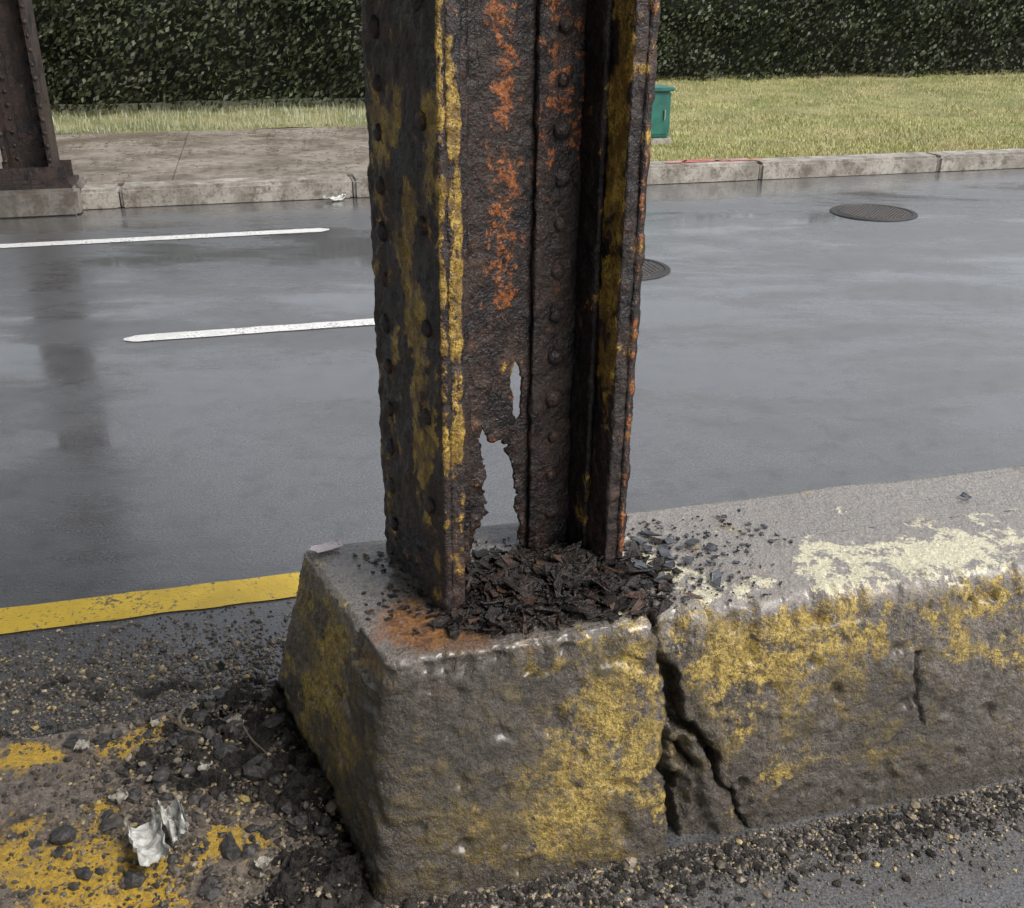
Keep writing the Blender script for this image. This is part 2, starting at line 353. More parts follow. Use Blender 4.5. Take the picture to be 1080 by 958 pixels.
DB=[(.22,1.56,.35,.14,.36),(.30,1.56,.25,.15,.30),(.20,1.54,.10,.16,.24),(.16,1.60,.42,.05,.5),(.10,1.62,.35,.08,.4),(.36,1.58,.42,.12,.32),(.40,1.55,.20,.10,.16),(.47,1.75,.5,.19,.62),(.25,1.9,.5,.12,.4),(.12,1.60,.15,.10,.30),(.05,1.72,.05,.2,.4),(1.28,1.55,.16,.16,.34),(1.2,1.55,.08,.2,.28),(.75,1.55,.15,.10,.40),(.74,1.6,.3,.06,.35),(1.5,1.52,.12,.15,.32),(.9,1.5,.0,.25,.26),(1.2,1.57,.27,.09,.2),(.45,1.5,0,.2,.2),(.68,1.57,.45,.03,.3)]
OB=[(.22,1.66,.5,.06,.75),(.19,1.72,.5,.08,.65),(.32,1.64,.5,.05,.6),(.30,1.8,.5,.1,.25),(.67,1.66,.49,.04,.5),(.69,1.60,.40,.03,.45),(.25,1.6,.42,.06,.46),(.68,1.57,.25,.03,.35),(.12,1.66,.46,.05,.4),(.45,1.6,.49,.05,.3),(.23,1.56,.3,.05,.25)]
att={k:[] for k in ('paint','pale','dirt_dark','rust','wet','light')}
co=[]
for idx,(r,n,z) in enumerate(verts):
    nx,ny,nz=nor[idx]; w=W(r,n,z)
    disp=0.0; far= r>1.9 or n>2.12
    if not far:
        a=fb(r*4,n*4,z*4,2); b=fb(r*34,n*34,z*34,4,.5); top=z>H-.008
        q=noise.noise(Vector((r*24+3,n*24,z*24)))
        disp=a*(.006 if not top else .004)+b*(.0036 if not top else .0012)-max(0,q-.28)*.026*(0.4 if top else 1)
        if H-.07<z<H-.0005 and n<1.72:
            c=noise.noise(Vector((r*13,z*6,3))); c2=noise.noise(Vector((r*37,z*20,3))); disp-=max(0,c-.12)*.030+max(0,c2-.1)*.016
        dirt_dark=0  # shade inside the cracks, painted in dark and later summed with real grime
        if n<1.66 and r>.3:
            wob=(noise.noise(Vector((r*20,z*20,7)))*.016+noise.noise(Vector((r*55,z*55,2)))*.009)
            wo2=(noise.noise(Vector((r*20,z*20,17)))*.012+noise.noise(Vector((r*55,z*55,12)))*.008)
            e=min(pdist(r+wob,z+wo2,c) for c in (CR[0],CR[1],CR[3])); e2=pdist(r+wob*.5,z,CR[2])
            disp-=.075*(1-sstep(-.005,.003,e)); disp-=.012*(1-sstep(0,.03,e))*(.5+noise.noise(Vector((r*40,z*40,5)))); disp-=.016*(1-sstep(-.001,.004,e2)); dirt_dark=1.0*(1-sstep(-.002,.012,e))+.6*(1-sstep(-.001,.006,e2))
            disp-=(.014+.030*abs(noise.noise(Vector((r*26,z*26,9)))))*sstep(.70,.735,r)*(1-sstep(.765,.80,r+.25*(z-.12)))*(1-sstep(.20,.27,z))
        if top and r<.9 and n<1.85:
            e=pdist(r+noise.noise(Vector((r*40,n*40,0)))*.008,n,TC[0]); disp-=.014*(1-sstep(-.001,.004,e)); dirt_dark+=.6*(1-sstep(0,.005,e))
        p=(r,n,z)
        att['paint'].append(blob(p,PB,.21) if not top else blob(p,PB,.06)); att['pale'].append(blob(p,PLB,.05 if top else -.1)); att['rust'].append(blob(p,OB,0))
        att['dirt_dark'].append(blob(p,DB,.19 if not top else -.02)+dirt_dark+ .30*(1-sstep(0,.07,z)))
        att['wet'].append(min(1,.4+ .6*math.exp(-((r-.3)**2+(n-1.66)**2)/.04) + (.6 if top else 0)))
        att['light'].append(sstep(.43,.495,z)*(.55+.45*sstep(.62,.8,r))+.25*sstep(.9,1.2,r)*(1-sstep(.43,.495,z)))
    else:
        att['paint'].append(.2);att['pale'].append(.1);att['rust'].append(0);att['dirt_dark'].append(.2);att['wet'].append(.5);att['light'].append(.6)
    co.append((w[0]+nx*disp,w[1]+ny*disp,w[2]+nz*disp))
bar.data.vertices.foreach_set('co',np.array(co,dtype=np.float32).ravel()); bar.data.update()
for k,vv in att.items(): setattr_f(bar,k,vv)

# ---------------- steel column ----------------
th=math.radians(29); UF=Vector((-math.sin(th),math.cos(th),0)); UW=Vector((math.cos(th),math.sin(th),0)); A0=Vector((-.133,1.738,0))
LEAN=.012
def CP(s,f,z):
    p=A0+UW*s+UF*f; return Vector((p.x+LEAN*(z-.5),p.y,z))
TOPZ=4.3
col_e=empty('steel_bridge_column')
def plate(name,s0,s1,f0,f1,zb,paint,orange,jag=.02,amp=.0030,sp=.0055,seed=0,parent=col_e,zt=TOPZ,fn=CP,mat=RUST,fine_top=1.75,shade=None):
    per=[]
    def e(a,b,n0):
        L=math.hypot(b[0]-a[0],b[1]-a[1]); k=max(1,int(L/sp)); 
        for i in range(k): t=i/k; per.append((a[0]+(b[0]-a[0])*t,a[1]+(b[1]-a[1])*t,n0))
    e((s0,f0),(s1,f0),(0,-1)); e((s1,f0),(s1,f1),(1,0)); e((s1,f1),(s0,f1),(0,1)); e((s0,f1),(s0,f0),(-1,0))
    K=len(per); zs=[]; z=0
    while zb+z<fine_top: zs.append(z); z+=sp
    while zb+z<zt: zs.append(z); z+=.15
    zs.append(zt-zb)
    v=[];pa=[];oa=[];sa=[]
    for li,dz in enumerate(zs):
        for (s,f,nn_) in per:
            z=zb+dz
            j=(noise.noise(Vector((s*30+seed,f*30,seed)))*jag+noise.noise(Vector((s*90,f*90,seed)))*jag*.4)*max(0,1-dz/.08)
            zz=z+j
            q=noise.noise(Vector((s*14+seed,f*14,zz*9))); st=.5+.5*math.tanh((q-.05)*14)
            q2=noise.noise(Vector((s*33+seed,f*33,zz*24))); st+=.45*math.tanh((q2-.1)*12)
            d=amp*(st*.9+fb(s*60,f*60,zz*60,3)*.8) if zz<1.9 else 0
            low=max(0,1-(zz-.48)/.25); d+= -low*amp*1.2*max(0,noise.noise(Vector((s*50,f*50,zz*40))))*2
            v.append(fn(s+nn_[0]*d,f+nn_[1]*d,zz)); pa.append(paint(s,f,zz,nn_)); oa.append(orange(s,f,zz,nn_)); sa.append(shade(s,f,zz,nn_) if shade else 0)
    fs=[]
    for l in range(len(zs)-1):
        for i in range(K): j=(i+1)%K; fs.append((l*K+i,l*K+j,(l+1)*K+j,(l+1)*K+i))
    fs.append(tuple(range(K-1,-1,-1)))
    o=mesh_obj(name,v,fs,mat,True,parent); setattr_f(o,'paint',pa); setattr_f(o,'orange',oa); setattr_f(o,'shade',sa); return o
WF=.43; FD=.31
def left_paint(s,f,z,n):
    if n==(0,-1): return (.60 if z>.84 else .50-1.0*(.84-z))+.22*noise.noise(Vector((s*30,3,z*11)))
    if n==(-1,0):
        v=.25
        for (f0,z0,sf,sz,a) in ((.135,1.16,.036,.11,.62),(.09,1.07,.03,.06,.50),(.22,1.42,.08,.05,.50),(.27,1.3,.03,.12,.34),(.10,.95,.03,.05,.42),(.10,.80,.04,.07,.40),(.02,1.38,.04,.12,.40),(.12,1.30,.03,.04,.4),(.05,.86,.02,.08,.25),(.02,1.0,.03,.1,.25),(.20,1.0,.03,.05,.3),(.08,.66,.03,.04,.25),(.25,.85,.03,.06,.2)):
            v+=a*math.exp(-((f-f0)/sf)**2-((z-z0)/sz)**2)
        return v
    return .22
def left_or(s,f,z,n): return .22 if n==(0,-1) else .16
def right_paint(s,f,z,n):
    if n==(-1,0): return .14+.56*math.exp(-((f-.025)/.06)**2)*sstep(.70,1.05,z)
    if n==(0,-1): return .24
    return .2
def right_or(s,f,z,n):
    if n==(0,-1): return .14+.38*sstep(.022,.042,s-(WF-.046))
    return .14+.12*math.exp(-((f-.02)/.03)**2)
plate('left_flange_outer_plate',0,.016,0,FD,.482,left_paint,left_or,.025,seed=1)
plate('left_flange_inner_plate',.0175,.046,.004,FD-.006,.486,left_paint,left_or,.03,seed=5)
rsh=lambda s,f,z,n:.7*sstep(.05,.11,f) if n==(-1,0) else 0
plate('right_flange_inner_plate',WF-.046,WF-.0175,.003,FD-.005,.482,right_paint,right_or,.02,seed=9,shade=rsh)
plate('right_flange_outer_plate',WF-.016,WF,0,FD,.482,right_paint,right_or,.03,seed=13)
wm=.155
lo=lambda s,f,z,n:.10
lp=lambda s,f,z,n:.12
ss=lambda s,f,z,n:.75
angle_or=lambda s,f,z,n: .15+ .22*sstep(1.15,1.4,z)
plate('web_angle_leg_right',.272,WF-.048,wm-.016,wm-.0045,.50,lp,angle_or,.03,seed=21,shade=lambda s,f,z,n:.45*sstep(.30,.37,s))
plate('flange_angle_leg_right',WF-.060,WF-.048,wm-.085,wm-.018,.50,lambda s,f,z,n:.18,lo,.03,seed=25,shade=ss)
plate('web_angle_leg_left',.048,.125,wm-.016,wm-.0045,.50,lp,lo,.03,seed=29)
plate('flange_angle_leg_left',.048,.060,wm-.115,wm-.018,.50,lp,lo,.03,seed=33)
plate('web_angle_leg_right_rear',.30,WF-.048,wm+.0075,wm+.019,.50,lp,lo,.03,seed=37)
plate('web_angle_leg_left_rear',.048,.13,wm+.0075,wm+.019,.50,lp,lo,.03,seed=41)
HOLE=[(.156,.830),(.170,.806),(.187,.785),(.205,.778),(.222,.765),(.232,.72),(.240,.679),(.248,.64),(.247,.596),(.256,.54),(.256,.44),(.10,.44),(.116,.50),(.136,.54),(.148,.586),(.166,.61),(.172,.649),(.162,.68),(.166,.717),(.159,.76)]
SLIT=[(.229,.935),(.240,.960),(.255,.914),(.252,.88),(.254,.835),(.243,.818),(.231,.84),(.238,.87),(.226,.90)]
def jit_poly(P,amp,sp=.004):
    o=[]
    for i in range(len(P)):
        a=Vector(P[i]);b=Vector(P[(i+1)%len(P)]); k=max(1,int((b-a).length/sp))
        for j in range(k):
            q=a.lerp(b,j/k); n1=noise.noise(Vector((q.x*70,q.y*70,0)));n2=noise.noise(Vector((q.x*70,q.y*70,9)))
            n3=noise.noise(Vector((q.x*190,q.y*190,3)));n4=noise.noise(Vector((q.x*190,q.y*190,6)))
            o.append((q.x+n1*amp+n3*amp*.5,q.y+n2*amp+n4*amp*.5))
    return o
def inside(x,y,P):
    c=False;j=len(P)-1
    for i in range(len(P)):
        xi,yi=P[i];xj,yj=P[j]
        if (yi>y)!=(yj>y) and x<(xj-xi)*(y-yi)/(yj-yi)+xi: c=not c
        j=i
    return c
HP=[jit_poly(HOLE,.010),jit_poly(SLIT,.004)]
cs=.004; S0,S1=.046,WF-.046; NX=int((S1-S0)/cs); NZ=int((1.75-.485)/cs)
keep=set();used={}
v=[];f=[];pa=[];oa=[]
def vid(i,j):
    if (i,j) not in used:
        used[(i,j)]=len(v); v.append([S0+(S1-S0)*i/NX,.485+cs*j])
    return used[(i,j)]
for j in range(NZ):
    for i in range(NX):
        x=S0+(i+.5)*(S1-S0)/NX; y=.485+cs*(j+.5)
        if .09<x<.275 and y<.98 and any(inside(x,y,P) for P in HP): continue
        keep.add((i,j)); f.append((vid(i,j),vid(i+1,j),vid(i+1,j+1),vid(i,j+1)))
for (i,j),k in used.items():
    nb=[(i-1,j-1),(i,j-1),(i-1,j),(i,j)]
    if 0<i<NX and 0<j<NZ and any(q not in keep for q in nb):
        x,y=v[k]; best=None;bd=1
        for P in HP:
            for q in P:
                d=(q[0]-x)**2+(q[1]-y)**2
                if d<bd: bd=d;best=q
        if bd<.00005: v[k]=[best[0],best[1]]
vv=[]
for s,z in v:
    d=fb(s*30,z*30,2,4)*.003
    near=min(((s-q[0])**2+(z-q[1])**2) for q in HP[0][::4]) if z<.95 else 1
    d+=.008*noise.noise(Vector((s*25,z*25,0)))*math.exp(-near/.0008)
    vv.append(CP(s,wm+d,z)); pa.append(.13); 
    oa.append(.15+.34*math.exp(-((s-.205)/.040)**2)*sstep(1.0,1.1,z)+.08*math.exp(-((z-.9)/.1)**2))
k=len(vv); 
vv+= [CP(S0,wm,1.745),CP(S1,wm,1.745),CP(S1,wm,TOPZ),CP(S0,wm,TOPZ)]; f.append((k,k+1,k+2,k+3)); pa+=[.12]*4; oa+=[.3]*4
web=mesh_obj('web_plate',vv,f,RUST,True,col_e); setattr_f(web,'paint',pa); setattr_f(web,'orange',oa)
sm=web.modifiers.new('s','SOLIDIFY'); sm.thickness=.007; sm.offset=0
def rivet_mesh(name,pts,mat,parent,pt=.10,org=.14):
    v=[];f=[];R=.019
    for (c,nrm) in pts:
        c=Vector(c); nrm=Vector(nrm).normalized(); e=nrm.orthogonal().normalized(); g=nrm.cross(e); rr=R*random.uniform(.68,1.08)
        c=c+e*random.uniform(-.004,.004)
        b=len(v);S=14;RG=5
        for i in range(RG):
            a=i/RG*math.pi/2
            for k in range(S):
                w=rr*math.cos(a)*(1+random.uniform(-.09,.09)); v.append(c+nrm*(rr*.66*math.sin(a)-.001)+e*w*math.cos(6.2832*k/S)+g*w*math.sin(6.2832*k/S))
        v.append(c+nrm*rr*.68)
        for i in range(RG-1):
            for k in range(S): k2=(k+1)%S; f.append((b+i*S+k,b+i*S+k2,b+(i+1)*S+k2,b+(i+1)*S+k))
        for k in range(S): f.append((b+(RG-1)*S+k,b+(RG-1)*S+(k+1)%S,b+RG*S))
    o=mesh_obj(name,v,f,mat,True,parent); setattr_f(o,'paint',[pt]*len(v)); setattr_f(o,'orange',[org]*len(v)); return o
pts=[]
z=.59;q=0
while z<4.2:
    pts.append((CP(-.001,.252,z),-UW)); 
    if q%2: pts.append((CP(-.001,.062,z+.045),-UW))
    pts.append((CP(.325,wm-.017,z),-UF)); pts.append((CP(WF+.001,.062,z+.045),UW)); pts.append((CP(WF+.001,.252,z),UW))
    pts.append((CP(.09,wm-.017,z),-UF)); pts.append((CP(.33,wm+.02,z),UF))
    z+=.0905;q+=1
rivet_mesh('rivets',pts,RUST,col_e)

# ---------------- bridge overhead ----------------
GIRD=mat_simple('girder_rust_steel',(.06,.035,.026),.6,.5,3); DECK=mat_simple('deck_concrete',(.20,.19,.17),.8,.3,2)
bridge=empty('railway_bridge')
cA=Vector((.45,1.88)); cB=Vector((-1.75,9.35)); dB=(cB-cA).normalized()
pB=Vector((-dB.y,dB.x))
def bb(name,a0,a1,b0,b1,z0,z1,mat):
    v=[]
    for z in (z0,z1):
        for a,b in ((a0,b0),(a1,b0),(a1,b1),(a0,b1)):
            q=cA+dB*a+pB*b; v.append(W(q.x,q.y,z))
    return mesh_obj(name,v,[(0,3,2,1),(4,5,6,7),(0,1,5,4),(1,2,6,5),(2,3,7,6),(3,0,4,7)],mat,parent=bridge)
a0,a1=-9,13
for gi,b in enumerate((0,2.6,5.2,7.8)):
    bb('girder_web_%d'%gi,a0,a1,b-.01,b+.01,4.33,5.3,GIRD); bb('girder_bottom_flange_%d'%gi,a0,a1,b-.17,b+.17,4.303,4.33,GIRD); bb('girder_top_flange_%d'%gi,a0,a1,b-.17,b+.17,5.3,5.33,GIRD)
    if gi==0:
        x=a0+.5
        while x<a1: bb('stiffener_%d'%int(x*10),x-.01,x+.01,b-.15,b-.0105,4.331,5.299,GIRD); x+=1.2
bb('deck',a0,a1,-.2,8.1,5.335,5.6,DECK)

# ---------------- background column ----------------
col2=empty('steel_bridge_column.001')
ped=empty('column_pedestal')
c0=Vector((-1.72,9.04))
box('plinth_block',c0.x-.31,c0.x+.33,8.78,9.0-.002,-.02,.21,PLIN,.03,ped); box('plinth_rear',c0.x-.31,c0.x+.33,9.0,9.42,.10,.205,PLIN,.02,ped)
def CP2(s,f,z): q=W(c0.x-.18+s*.9,c0.y-.17+f,z); return Vector(q)
def box2(name,s0,s1,f0,f1,z0,z1):
    v=[CP2(s,f,z) for z in (z0,z1) for s,f in ((s0,f0),(s1,f0),(s1,f1),(s0,f1))]
    o=mesh_obj(name,v,[(0,3,2,1),(4,5,6,7),(0,1,5,4),(1,2,6,5),(2,3,7,6),(3,0,4,7)],RUST,parent=col2); setattr_f(o,'paint',[.05]*8); setattr_f(o,'orange',[.15]*8)
box2('base_plate',-.13,.53,-.06,.38,.212,.245)
box2('base_gusset_front',-.09,.49,-.02,-.002,.2455,.37); box2('base_gusset_rear',-.09,.49,.332,.35,.2455,.37)
box2('base_angle_front',-.11,.51,-.05,-.021,.2455,.275)
box2('flange_left',0,.04,0,.33,.2455,4.3); box2('flange_right',.36,.4,0,.33,.2455,4.3); box2('web',.0405,.3595,.155,.175,.2455,4.3)
box2('angle_left',.0405,.13,.142,.1545,.2455,4.3); box2('angle_right',.27,.3595,.142,.1545,.2455,4.3)
pts=[];z=.42
while z<4.2:
    for s in (.09,.31): pts.append((CP2(s,.141,z),Vector(W(0,-1,0))))
    for s in (.02,.38): pts.append((CP2(s,-.001,z),Vector(W(0,-1,0))))
    z+=.1
rivet_mesh('rivets',pts,RUST,col2)

# ---------------- rust flakes ----------------
def flake_mesh(name,items,mat):
    v=[];f=[]
    for (x,y,z,s,tilt,asp) in items:
        k=random.randint(6,10); a0=random.random()*6.28; th_=random.uniform(.0012,.0035)
        ax=Vector((math.cos(a0),math.sin(a0),0)); Rm=Matrix.Rotation(tilt,3,ax)@Matrix.Rotation(random.random()*6.28,3,'Z'); b=len(v)
        pts=[]
        for i in range(k):
            a=6.2832*(i+random.uniform(-.4,.4))/k; rr=s*random.uniform(.40,1.2); pts.append(Vector((math.cos(a)*rr,math.sin(a)*rr*asp,random.uniform(-.12,.12)*s)))
        for dz in (-th_/2,th_/2):
            for p in pts: v.append(Rm@(p+Vector((0,0,dz)))+Vector((x,y,z)))
        f.append(tuple(range(b+k-1,b-1,-1))); f.append(tuple(range(b+k,b+2*k)))
        for i in range(k): j=(i+1)%k; f.append((b+i,b+j,b+k+j,b+k+i))
    return mesh_obj(name,v,f,mat)
items=[]
def hump(r,n):
    d=((r-.50)/.17)**2+((n-1.79)/.12)**2; return .036*math.exp(-d)*(1+.6*noise.noise(Vector((r*14,n*14,0))))
for k in range(1900):
    r=random.gauss(.50,.12); n=random.gauss(1.76,.075)
    if n<1.622 or n>2.0 or r<.27 or r>.84: continue
    s=random.choice([.003,.004,.005,.006,.008,.010,.013,.018,.026,.034]) ; x,y,_=W(r,n); items.append((x,y,.500+hump(r,n)*random.uniform(.6,1.05)+s*.12,s,random.gauss(0,.35),random.choice([.2,.3,.5,.9])))
for k in range(22):
    r=random.uniform(.36,.72); n=random.uniform(1.65,1.86); x,y,_=W(r,n); items.append((x,y,.508+hump(r,n)*1.05,random.uniform(.035,.055),random.gauss(0,.22),random.choice([.25,.4,.6])))
for k in range(480):
    r=random.uniform(.2,1.0); n=random.uniform(1.63,2.0); x,y,_=W(r,n); items.append((x,y,.503,random.uniform(.002,.007),random.gauss(0,.2),.7))
items.append((*W(.36,1.650)[:2],.52,.022,1.2,.4)); items.append((*W(.48,1.645)[:2],.515,.024,.9,.5)); items.append((*W(.63,1.66)[:2],.512,.034,.4,.7)); items.append((*W(.66,1.70)[:2],.515,.030,.6,.7)); items.append((*W(.56,1.655)[:2],.512,.034,.2,.6)); items.append((*W(.42,1.69)[:2],.525,.034,.3,.6))
for k in range(60):
    r=random.uniform(.12,.3); n=random.uniform(1.72,2.0); x,y,_=W(r,n); items.append((x,y,.503,random.uniform(.003,.014),random.gauss(0,.2),.7))
flake_mesh('rust_flakes',items,FLK)
v=[];f=[];G=90
for i in range(G+1):
    for j in range(G+1):
        r=.27+.48*i/G; n=1.63+.36*j/G; z=.486+hump(r,n)*.95+.016*fb(r*22,n*22,0,4)+.006*noise.noise(Vector((r*90,n*90,0))) 
        ed=min(i,G-i,j,G-j)/G; z-= .03*max(0,1-ed*8); v.append(W(r,n,z))
for i in range(G):
    for j in range(G): a=i*(G+1)+j; f.append((a,a+G+1,a+G+2,a+1))
mesh_obj('rust_crumb_pile',v,f,PILE,True)
items=[]
for (r,n,s,t) in ((.73,1.80,.036,.1),(.80,1.85,.038,.08),(.87,1.87,.030,.2),(.80,1.93,.028,.1),(.86,1.71,.030,.3),(.91,1.84,.022,.2),(.76,1.90,.024,.1),(1.0,1.97,.016,.1),(1.62,1.93,.020,.2),(.70,1.93,.024,.1),(.83,1.89,.022,.3),(.77,1.87,.020,.2),(.68,1.87,.024,.2),(.75,1.74,.024,.2),(.84,1.80,.022,.2),(.79,1.79,.02,.15),(.88,1.78,.016,.2),(.74,1.97,.018,.1)):
    items.append((*W(r,n)[:2],.506+s*abs(math.sin(t))*.6,s,t,.65))
for k in range(90):
    r=random.gauss(.84,.13);n=random.gauss(1.86,.07); items.append((*W(r,min(2.03,max(1.66,n)))[:2],.503,random.uniform(.003,.011),random.gauss(0,.2),.7))
flake_mesh('paint_flakes',items,SLT)

# ---------------- low slab, soil, gravel ----------------
slabm=M('slab_worn_yellow'); n1=slabm.noise(6,6,.70,.15); n2=slabm.noise(45,5,.78); n3=slabm.noise(3,4)
cb=slabm.mix(slabm.step(n2,.35,.65),(.10,.082,.066),(.24,.20,.165)); cb=slabm.mix(slabm.step(n1,.46,.60,0,.7),cb,(.05,.041,.033)); cy=slabm.mix(slabm.step(n2,.42,.58),(.70,.44,.04),(.34,.22,.04))
mk=slabm.mask(slabm.attr('paint'),slabm.math('ADD',slabm.math('MULTIPLY',n1,.7),slabm.math('MULTIPLY',n2,.3)),3.2,.08); SL=slabm.fin(slabm.mix(slabm.math('MULTIPLY',mk,slabm.step(n2,.36,.50)),cb,cy),slabm.step(n1,.35,.65,.18,.5),slabm.bump(n2,.7,.009))
v=[];f=[];pa=[];GX,GY=150,90
def slab_z(r,n):
    e=min((2.17+.03*noise.noise(Vector((r*4,0,0))))-n, (.02)-r, n-.2); return .05*sstep(0,.03,e)-.006+.005*fb(r*9,n*9,1,4)
for i in range(GX+1):
    for j in range(GY+1):
        r=-2.2+2.26*i/GX; n=1.0+1.25*j/GY; v.append(W(r,n,slab_z(r,n)))
        pa.append(.26+.56*math.exp(-((r+.45)/.20)**2-((n-1.64)/.14)**2)+.60*math.exp(-((r+.18)/.07)**2-((n-1.67)/.06)**2)+.28*math.exp(-((n-2.06)/.05)**2))
for i in range(GX):
    for j in range(GY): a=i*(GY+1)+j; f.append((a,a+GY+1,a+GY+2,a+1))
o=mesh_obj('median_slab',v,f,SL,True); setattr_f(o,'paint',pa)
def soil_h(r,n):
    return .060*math.exp(-((r+.14)/.09)**2-((n-2.12)/.08)**2)+.038*math.exp(-((r+.14)/.15)**2-((n-1.95)/.15)**2)+.04*math.exp(-((r+.01)/.09)**2-((n-1.75)/.15)**2)+.042*math.exp(-((r+.06)/.14)**2-((n-1.48)/.09)**2)+.024*math.exp(-((r+.33)/.12)**2-((n-2.0)/.12)**2)
v=[];f=[];GX,GY=210,230
for i in range(GX+1):
    for j in range(GY+1):
        r=-.75+.95*i/GX; n=1.25+1.15*j/GY; h=soil_h(r,n)+.018*noise.noise(Vector((r*11,n*11,4)))+.012*noise.noise(Vector((r*30,n*30,4)))
        rough=.030*fb(r*20,n*20,3,5,.6)+.018*abs(noise.noise(Vector((r*60,n*60,0))))
        z=h+rough*sstep(.004,.03,h)-.03*(1-sstep(.008,.03,h))+.024; v.append(W(r,n,z))
for i in range(GX):
    for j in range(GY): a=i*(GY+1)+j; f.append((a,a+GY+1,a+GY+2,a+1))
mesh_obj('soil_debris',v,f,SOIL,True)
bm=bmesh.new(); bmesh.ops.create_icosphere(bm,subdivisions=1,radius=1); iv=[x.co.copy() for x in bm.verts]; iff=[tuple(x.index for x in q.verts) for q in bm.faces]; bm.free()
v=[];f=[]
def stone(r,n,s,zb,lo=.68,hi=1.2):
    x,y,_=W(r,n); a=random.random()*6.28; sc=(s*random.uniform(.7,1.2),s*random.uniform(.5,1),s*random.uniform(.35,.7)); b=len(v); ca,sa=math.cos(a),math.sin(a)
    for c in iv:
        k=random.uniform(lo,hi); px,py,pz=c.x*sc[0]*k,c.y*sc[1]*k,c.z*sc[2]*k; v.append((x+px*ca-py*sa,y+px*sa+py*ca,zb+sc[2]*.4+pz))
    for t in iff: f.append(tuple(b+q for q in t))
def sz(): return random.choice([.002,.0025,.003,.003,.004,.004,.005,.007])*random.uniform(.8,1.3)
def sh(r,n):
    h=soil_h(r,n); return max(slab_z(r,n) if (r<.05 and n<2.2) else 0,h+.024 if h>.02 else 0)
for k in range(15000):
    r=-.02-random.random()**.8*1.9; n=random.gauss(2.34,.15)
    if n<2.13 or n>2.66: continue
    stone(r,n,sz()*(1.6 if random.random()<.05 else 1),0)
for k in range(8000):
    r=random.gauss(-.20,.20); n=random.gauss(1.87,.26)
    if r>.12 or n<1.28 or (abs(r+.18)<.07 and abs(n-1.67)<.07 and random.random()<.8): continue
    stone(r,n,sz()*(2.2 if random.random()<.06 else 1.1),sh(r,n))
for k in range(9000):
    r=random.uniform(.1,2.4); n=1.49-abs(random.gauss(0,.08))
    stone(r,n,sz()*(2.0 if random.random()<.03 else .9),0)
for k in range(4200):
    r=random.uniform(.3,2.6); n=random.uniform(1.0,1.5); stone(r,n,sz()*.6,0)
for k in range(1200):
    r=random.uniform(-2.5,0); n=random.uniform(2.2,2.68); stone(r,n,sz()*.8,0)
for k in range(600):
    r=random.uniform(-1.2,0); n=random.uniform(1.2,2.15); stone(r,n,sz()*.7,slab_z(r,n))
mesh_obj('gravel',v,f,STN)
v=[];f=[]
for k in range(3200):
    r=random.gauss(-.14,.15); n=random.gauss(1.9,.26)
    if r>.1 or n<1.28 or soil_h(r,n)<.010: continue
    stone(r,n,random.choice([.002,.003,.004,.006,.008,.010,.014]),soil_h(r,n)+.018)
for k in range(900):
    r=random.uniform(.15,1.6); n=1.47-abs(random.gauss(0,.06)); stone(r,n,random.choice([.004,.006,.008,.012]),0)
mesh_obj('soil_clods',v,f,SOIL)
v=[];f=[]
for k in range(230):
    r=random.gauss(-.19,.16); n=random.gauss(1.95,.20)
    if r>.04 or n<1.4: continue
    stone(r,n,random.choice([.010,.012,.016,.020,.030]),sh(r,n)-.002,.6,1.25)
mesh_obj('asphalt_chunks',v,f,mat_simple('broken_asphalt',(.085,.079,.074),.45,.85,70,0,1.0))
v=[];f=[]
for (r,n,s) in ((-.30,1.93,.018),(-.36,1.90,.013),(-.41,1.98,.015),(-.33,1.86,.012),(-.25,1.78,.010),(-.40,1.80,.011),(-.05,2.1,.013),(.98,1.44,.014),(1.2,1.43,.012),(.82,1.40,.012),(.05,1.45,.014),(-.02,1.47,.01),(-.38,1.95,.01),(-.28,1.88,.009)):
    stone(r,n,s,(slab_z(r,n)+.004 if r<0 else .0)+ (soil_h(r,n)*.8 if r<.1 else 0))
mesh_obj('concrete_rubble',v,f,mat_simple('tan_rubble',(.36,.30,.22),.6,.6,60,0,.8))

# ---------------- litter ----------------
def crumple(name,r,n,z,sx,sy,sz_,mat,seed,amp=.35,rot=.3):
    bm=bmesh.new(); bmesh.ops.create_grid(bm,x_segments=30,y_segments=30,size=1)
    for q in bm.verts:
        x,y=q.co.x,q.co.y; a=x*1.9
        p=Vector((math.sin(a)*sx*.55, y*sy, (1-math.cos(a))*sz_*.5))
        d=(noise.noise(Vector((x*1.7+seed,y*1.7,0)))+abs(noise.noise(Vector((x*3.5,y*3.5+seed,2))))*.8)
        p+=Vector((noise.noise(Vector((x*2,y*2,seed)))*sx*amp,noise.noise(Vector((x*2,y*2,seed+4)))*sy*amp*.6,d*sz_*amp*1.4)); q.co=p
    bmesh.ops.rotate(bm,verts=bm.verts,cent=(0,0,0),matrix=Matrix.Rotation(ROT+rot,3,'Z')); 
    me=bpy.data.meshes.new(name); bm.to_mesh(me); bm.free(); me.materials.append(mat); o=link(bpy.data.objects.new(name,me)); o.location=W(r,n,z); return o
PAP=mat_simple('soiled_white_wrapper',(.66,.66,.62),.4,.5,30,.0,.3)
crumple('crumpled_wrapper',-.345,1.69,.07,.055,.060,.05,PAP,3,.25)
crumple('crumpled_wrapper',-.295,1.73,.07,.034,.048,.06,PAP,8)
crumple('plastic_scrap',.07,2.045,.508,.060,.018,.006,mat_simple('pale_plastic',(.80,.70,.72),.4,.2,30),5,.2)
crumple('paper_scrap',.62,8.92,.01,.14,.05,.05,PAP,9)
DP=mat_simple('dirty_paper',(.44,.41,.35),.6,.6,40)
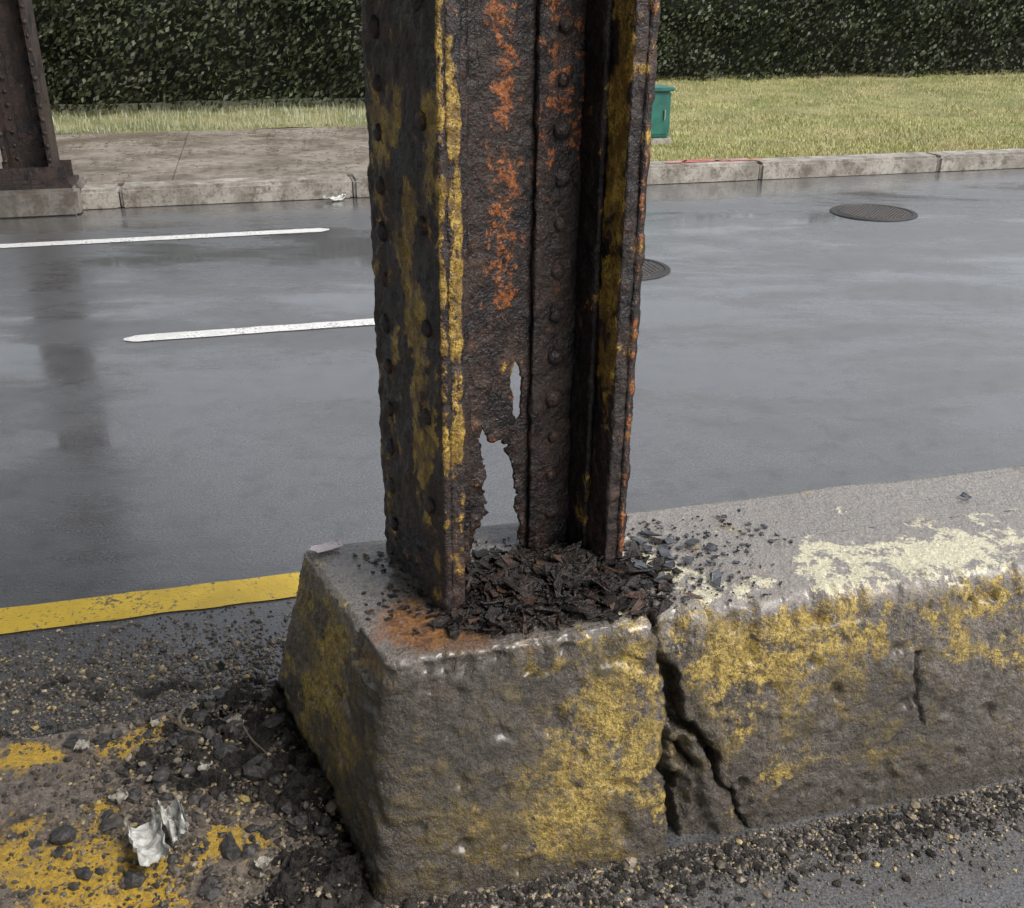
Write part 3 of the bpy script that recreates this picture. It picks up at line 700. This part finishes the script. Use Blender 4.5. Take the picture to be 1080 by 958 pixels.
for (r,n,s,sd) in ((-.17,2.02,.018,2),(-.42,1.86,.016,4),(-.24,1.90,.013,6),(-.52,2.05,.016,11),(-.12,1.60,.014,15),(-.36,2.10,.012,19)):
    crumple('paper_scrap',r,n,sh(r,n)+.012,s*1.6,s,.012,DP,sd,.3,sd)
def tube(name,pts,rad,mat):
    cu=bpy.data.curves.new(name,'CURVE'); cu.dimensions='3D'; cu.bevel_depth=rad; cu.bevel_resolution=3; s=cu.splines.new('NURBS'); s.points.add(len(pts)-1)
    for q,p in zip(s.points,pts): q.co=(*W(*p[:3]),1); q.radius=p[3] if len(p)>3 else 1
    s.use_endpoint_u=True; s.order_u=3; cu.materials.append(mat); return link(bpy.data.objects.new(name,cu))
TW=mat_simple('wet_twig',(.16,.125,.09),.5,.6,60,0,.6)
tube('twig',[(-.28,2.12,.085,.3),(-.305,2.08,.085,1),(-.30,2.04,.075,1.1),(-.27,2.02,.08,.9),(-.25,2.01,.075,.4)],.005,TW)
tube('twig',[(-.16,2.00,.105,.5),(-.15,1.96,.105,1),(-.13,1.92,.095,1),(-.11,1.90,.09,.8),(-.10,1.88,.08,.4)],.0025,TW)

# ---------------- light & camera ----------------
w=bpy.data.worlds.new('World'); scene.world=w; w.use_nodes=True; nt=w.node_tree; bg=nt.nodes['Background']
sky=nt.nodes.new('ShaderNodeTexSky'); sky.sky_type='NISHITA'; sky.sun_disc=False; sky.sun_elevation=math.radians(52); sky.sun_rotation=math.radians(120); sky.dust_density=5; sky.air_density=1.2; sky.ozone_density=1
hs=nt.nodes.new('ShaderNodeHueSaturation'); hs.inputs['Saturation'].default_value=.30; hs.inputs['Value'].default_value=1.6; nt.links.new(sky.outputs[0],hs.inputs['Color']); nt.links.new(hs.outputs[0],bg.inputs[0]); bg.inputs[1].default_value=.15
sl=bpy.data.lights.new('sun','SUN'); sl.energy=1.2; sl.angle=math.radians(25); sl.color=(1,.975,.94); so=link(bpy.data.objects.new('sun',sl))
az=math.radians(120); el=math.radians(52); dirv=Vector((math.sin(az)*math.cos(el),math.cos(az)*math.cos(el),math.sin(el)))
so.rotation_euler=dirv.to_track_quat('Z','Y').to_euler(); so.location=(5,-5,12)
cam=bpy.data.cameras.new('camera'); cam.lens=36; cam.sensor_width=36; cam.clip_end=2000; cam.clip_start=.05
co_=link(bpy.data.objects.new('camera',cam)); co_.location=(0,0,1.65); co_.rotation_euler=(math.radians(90-24.5),0,0); scene.camera=co_
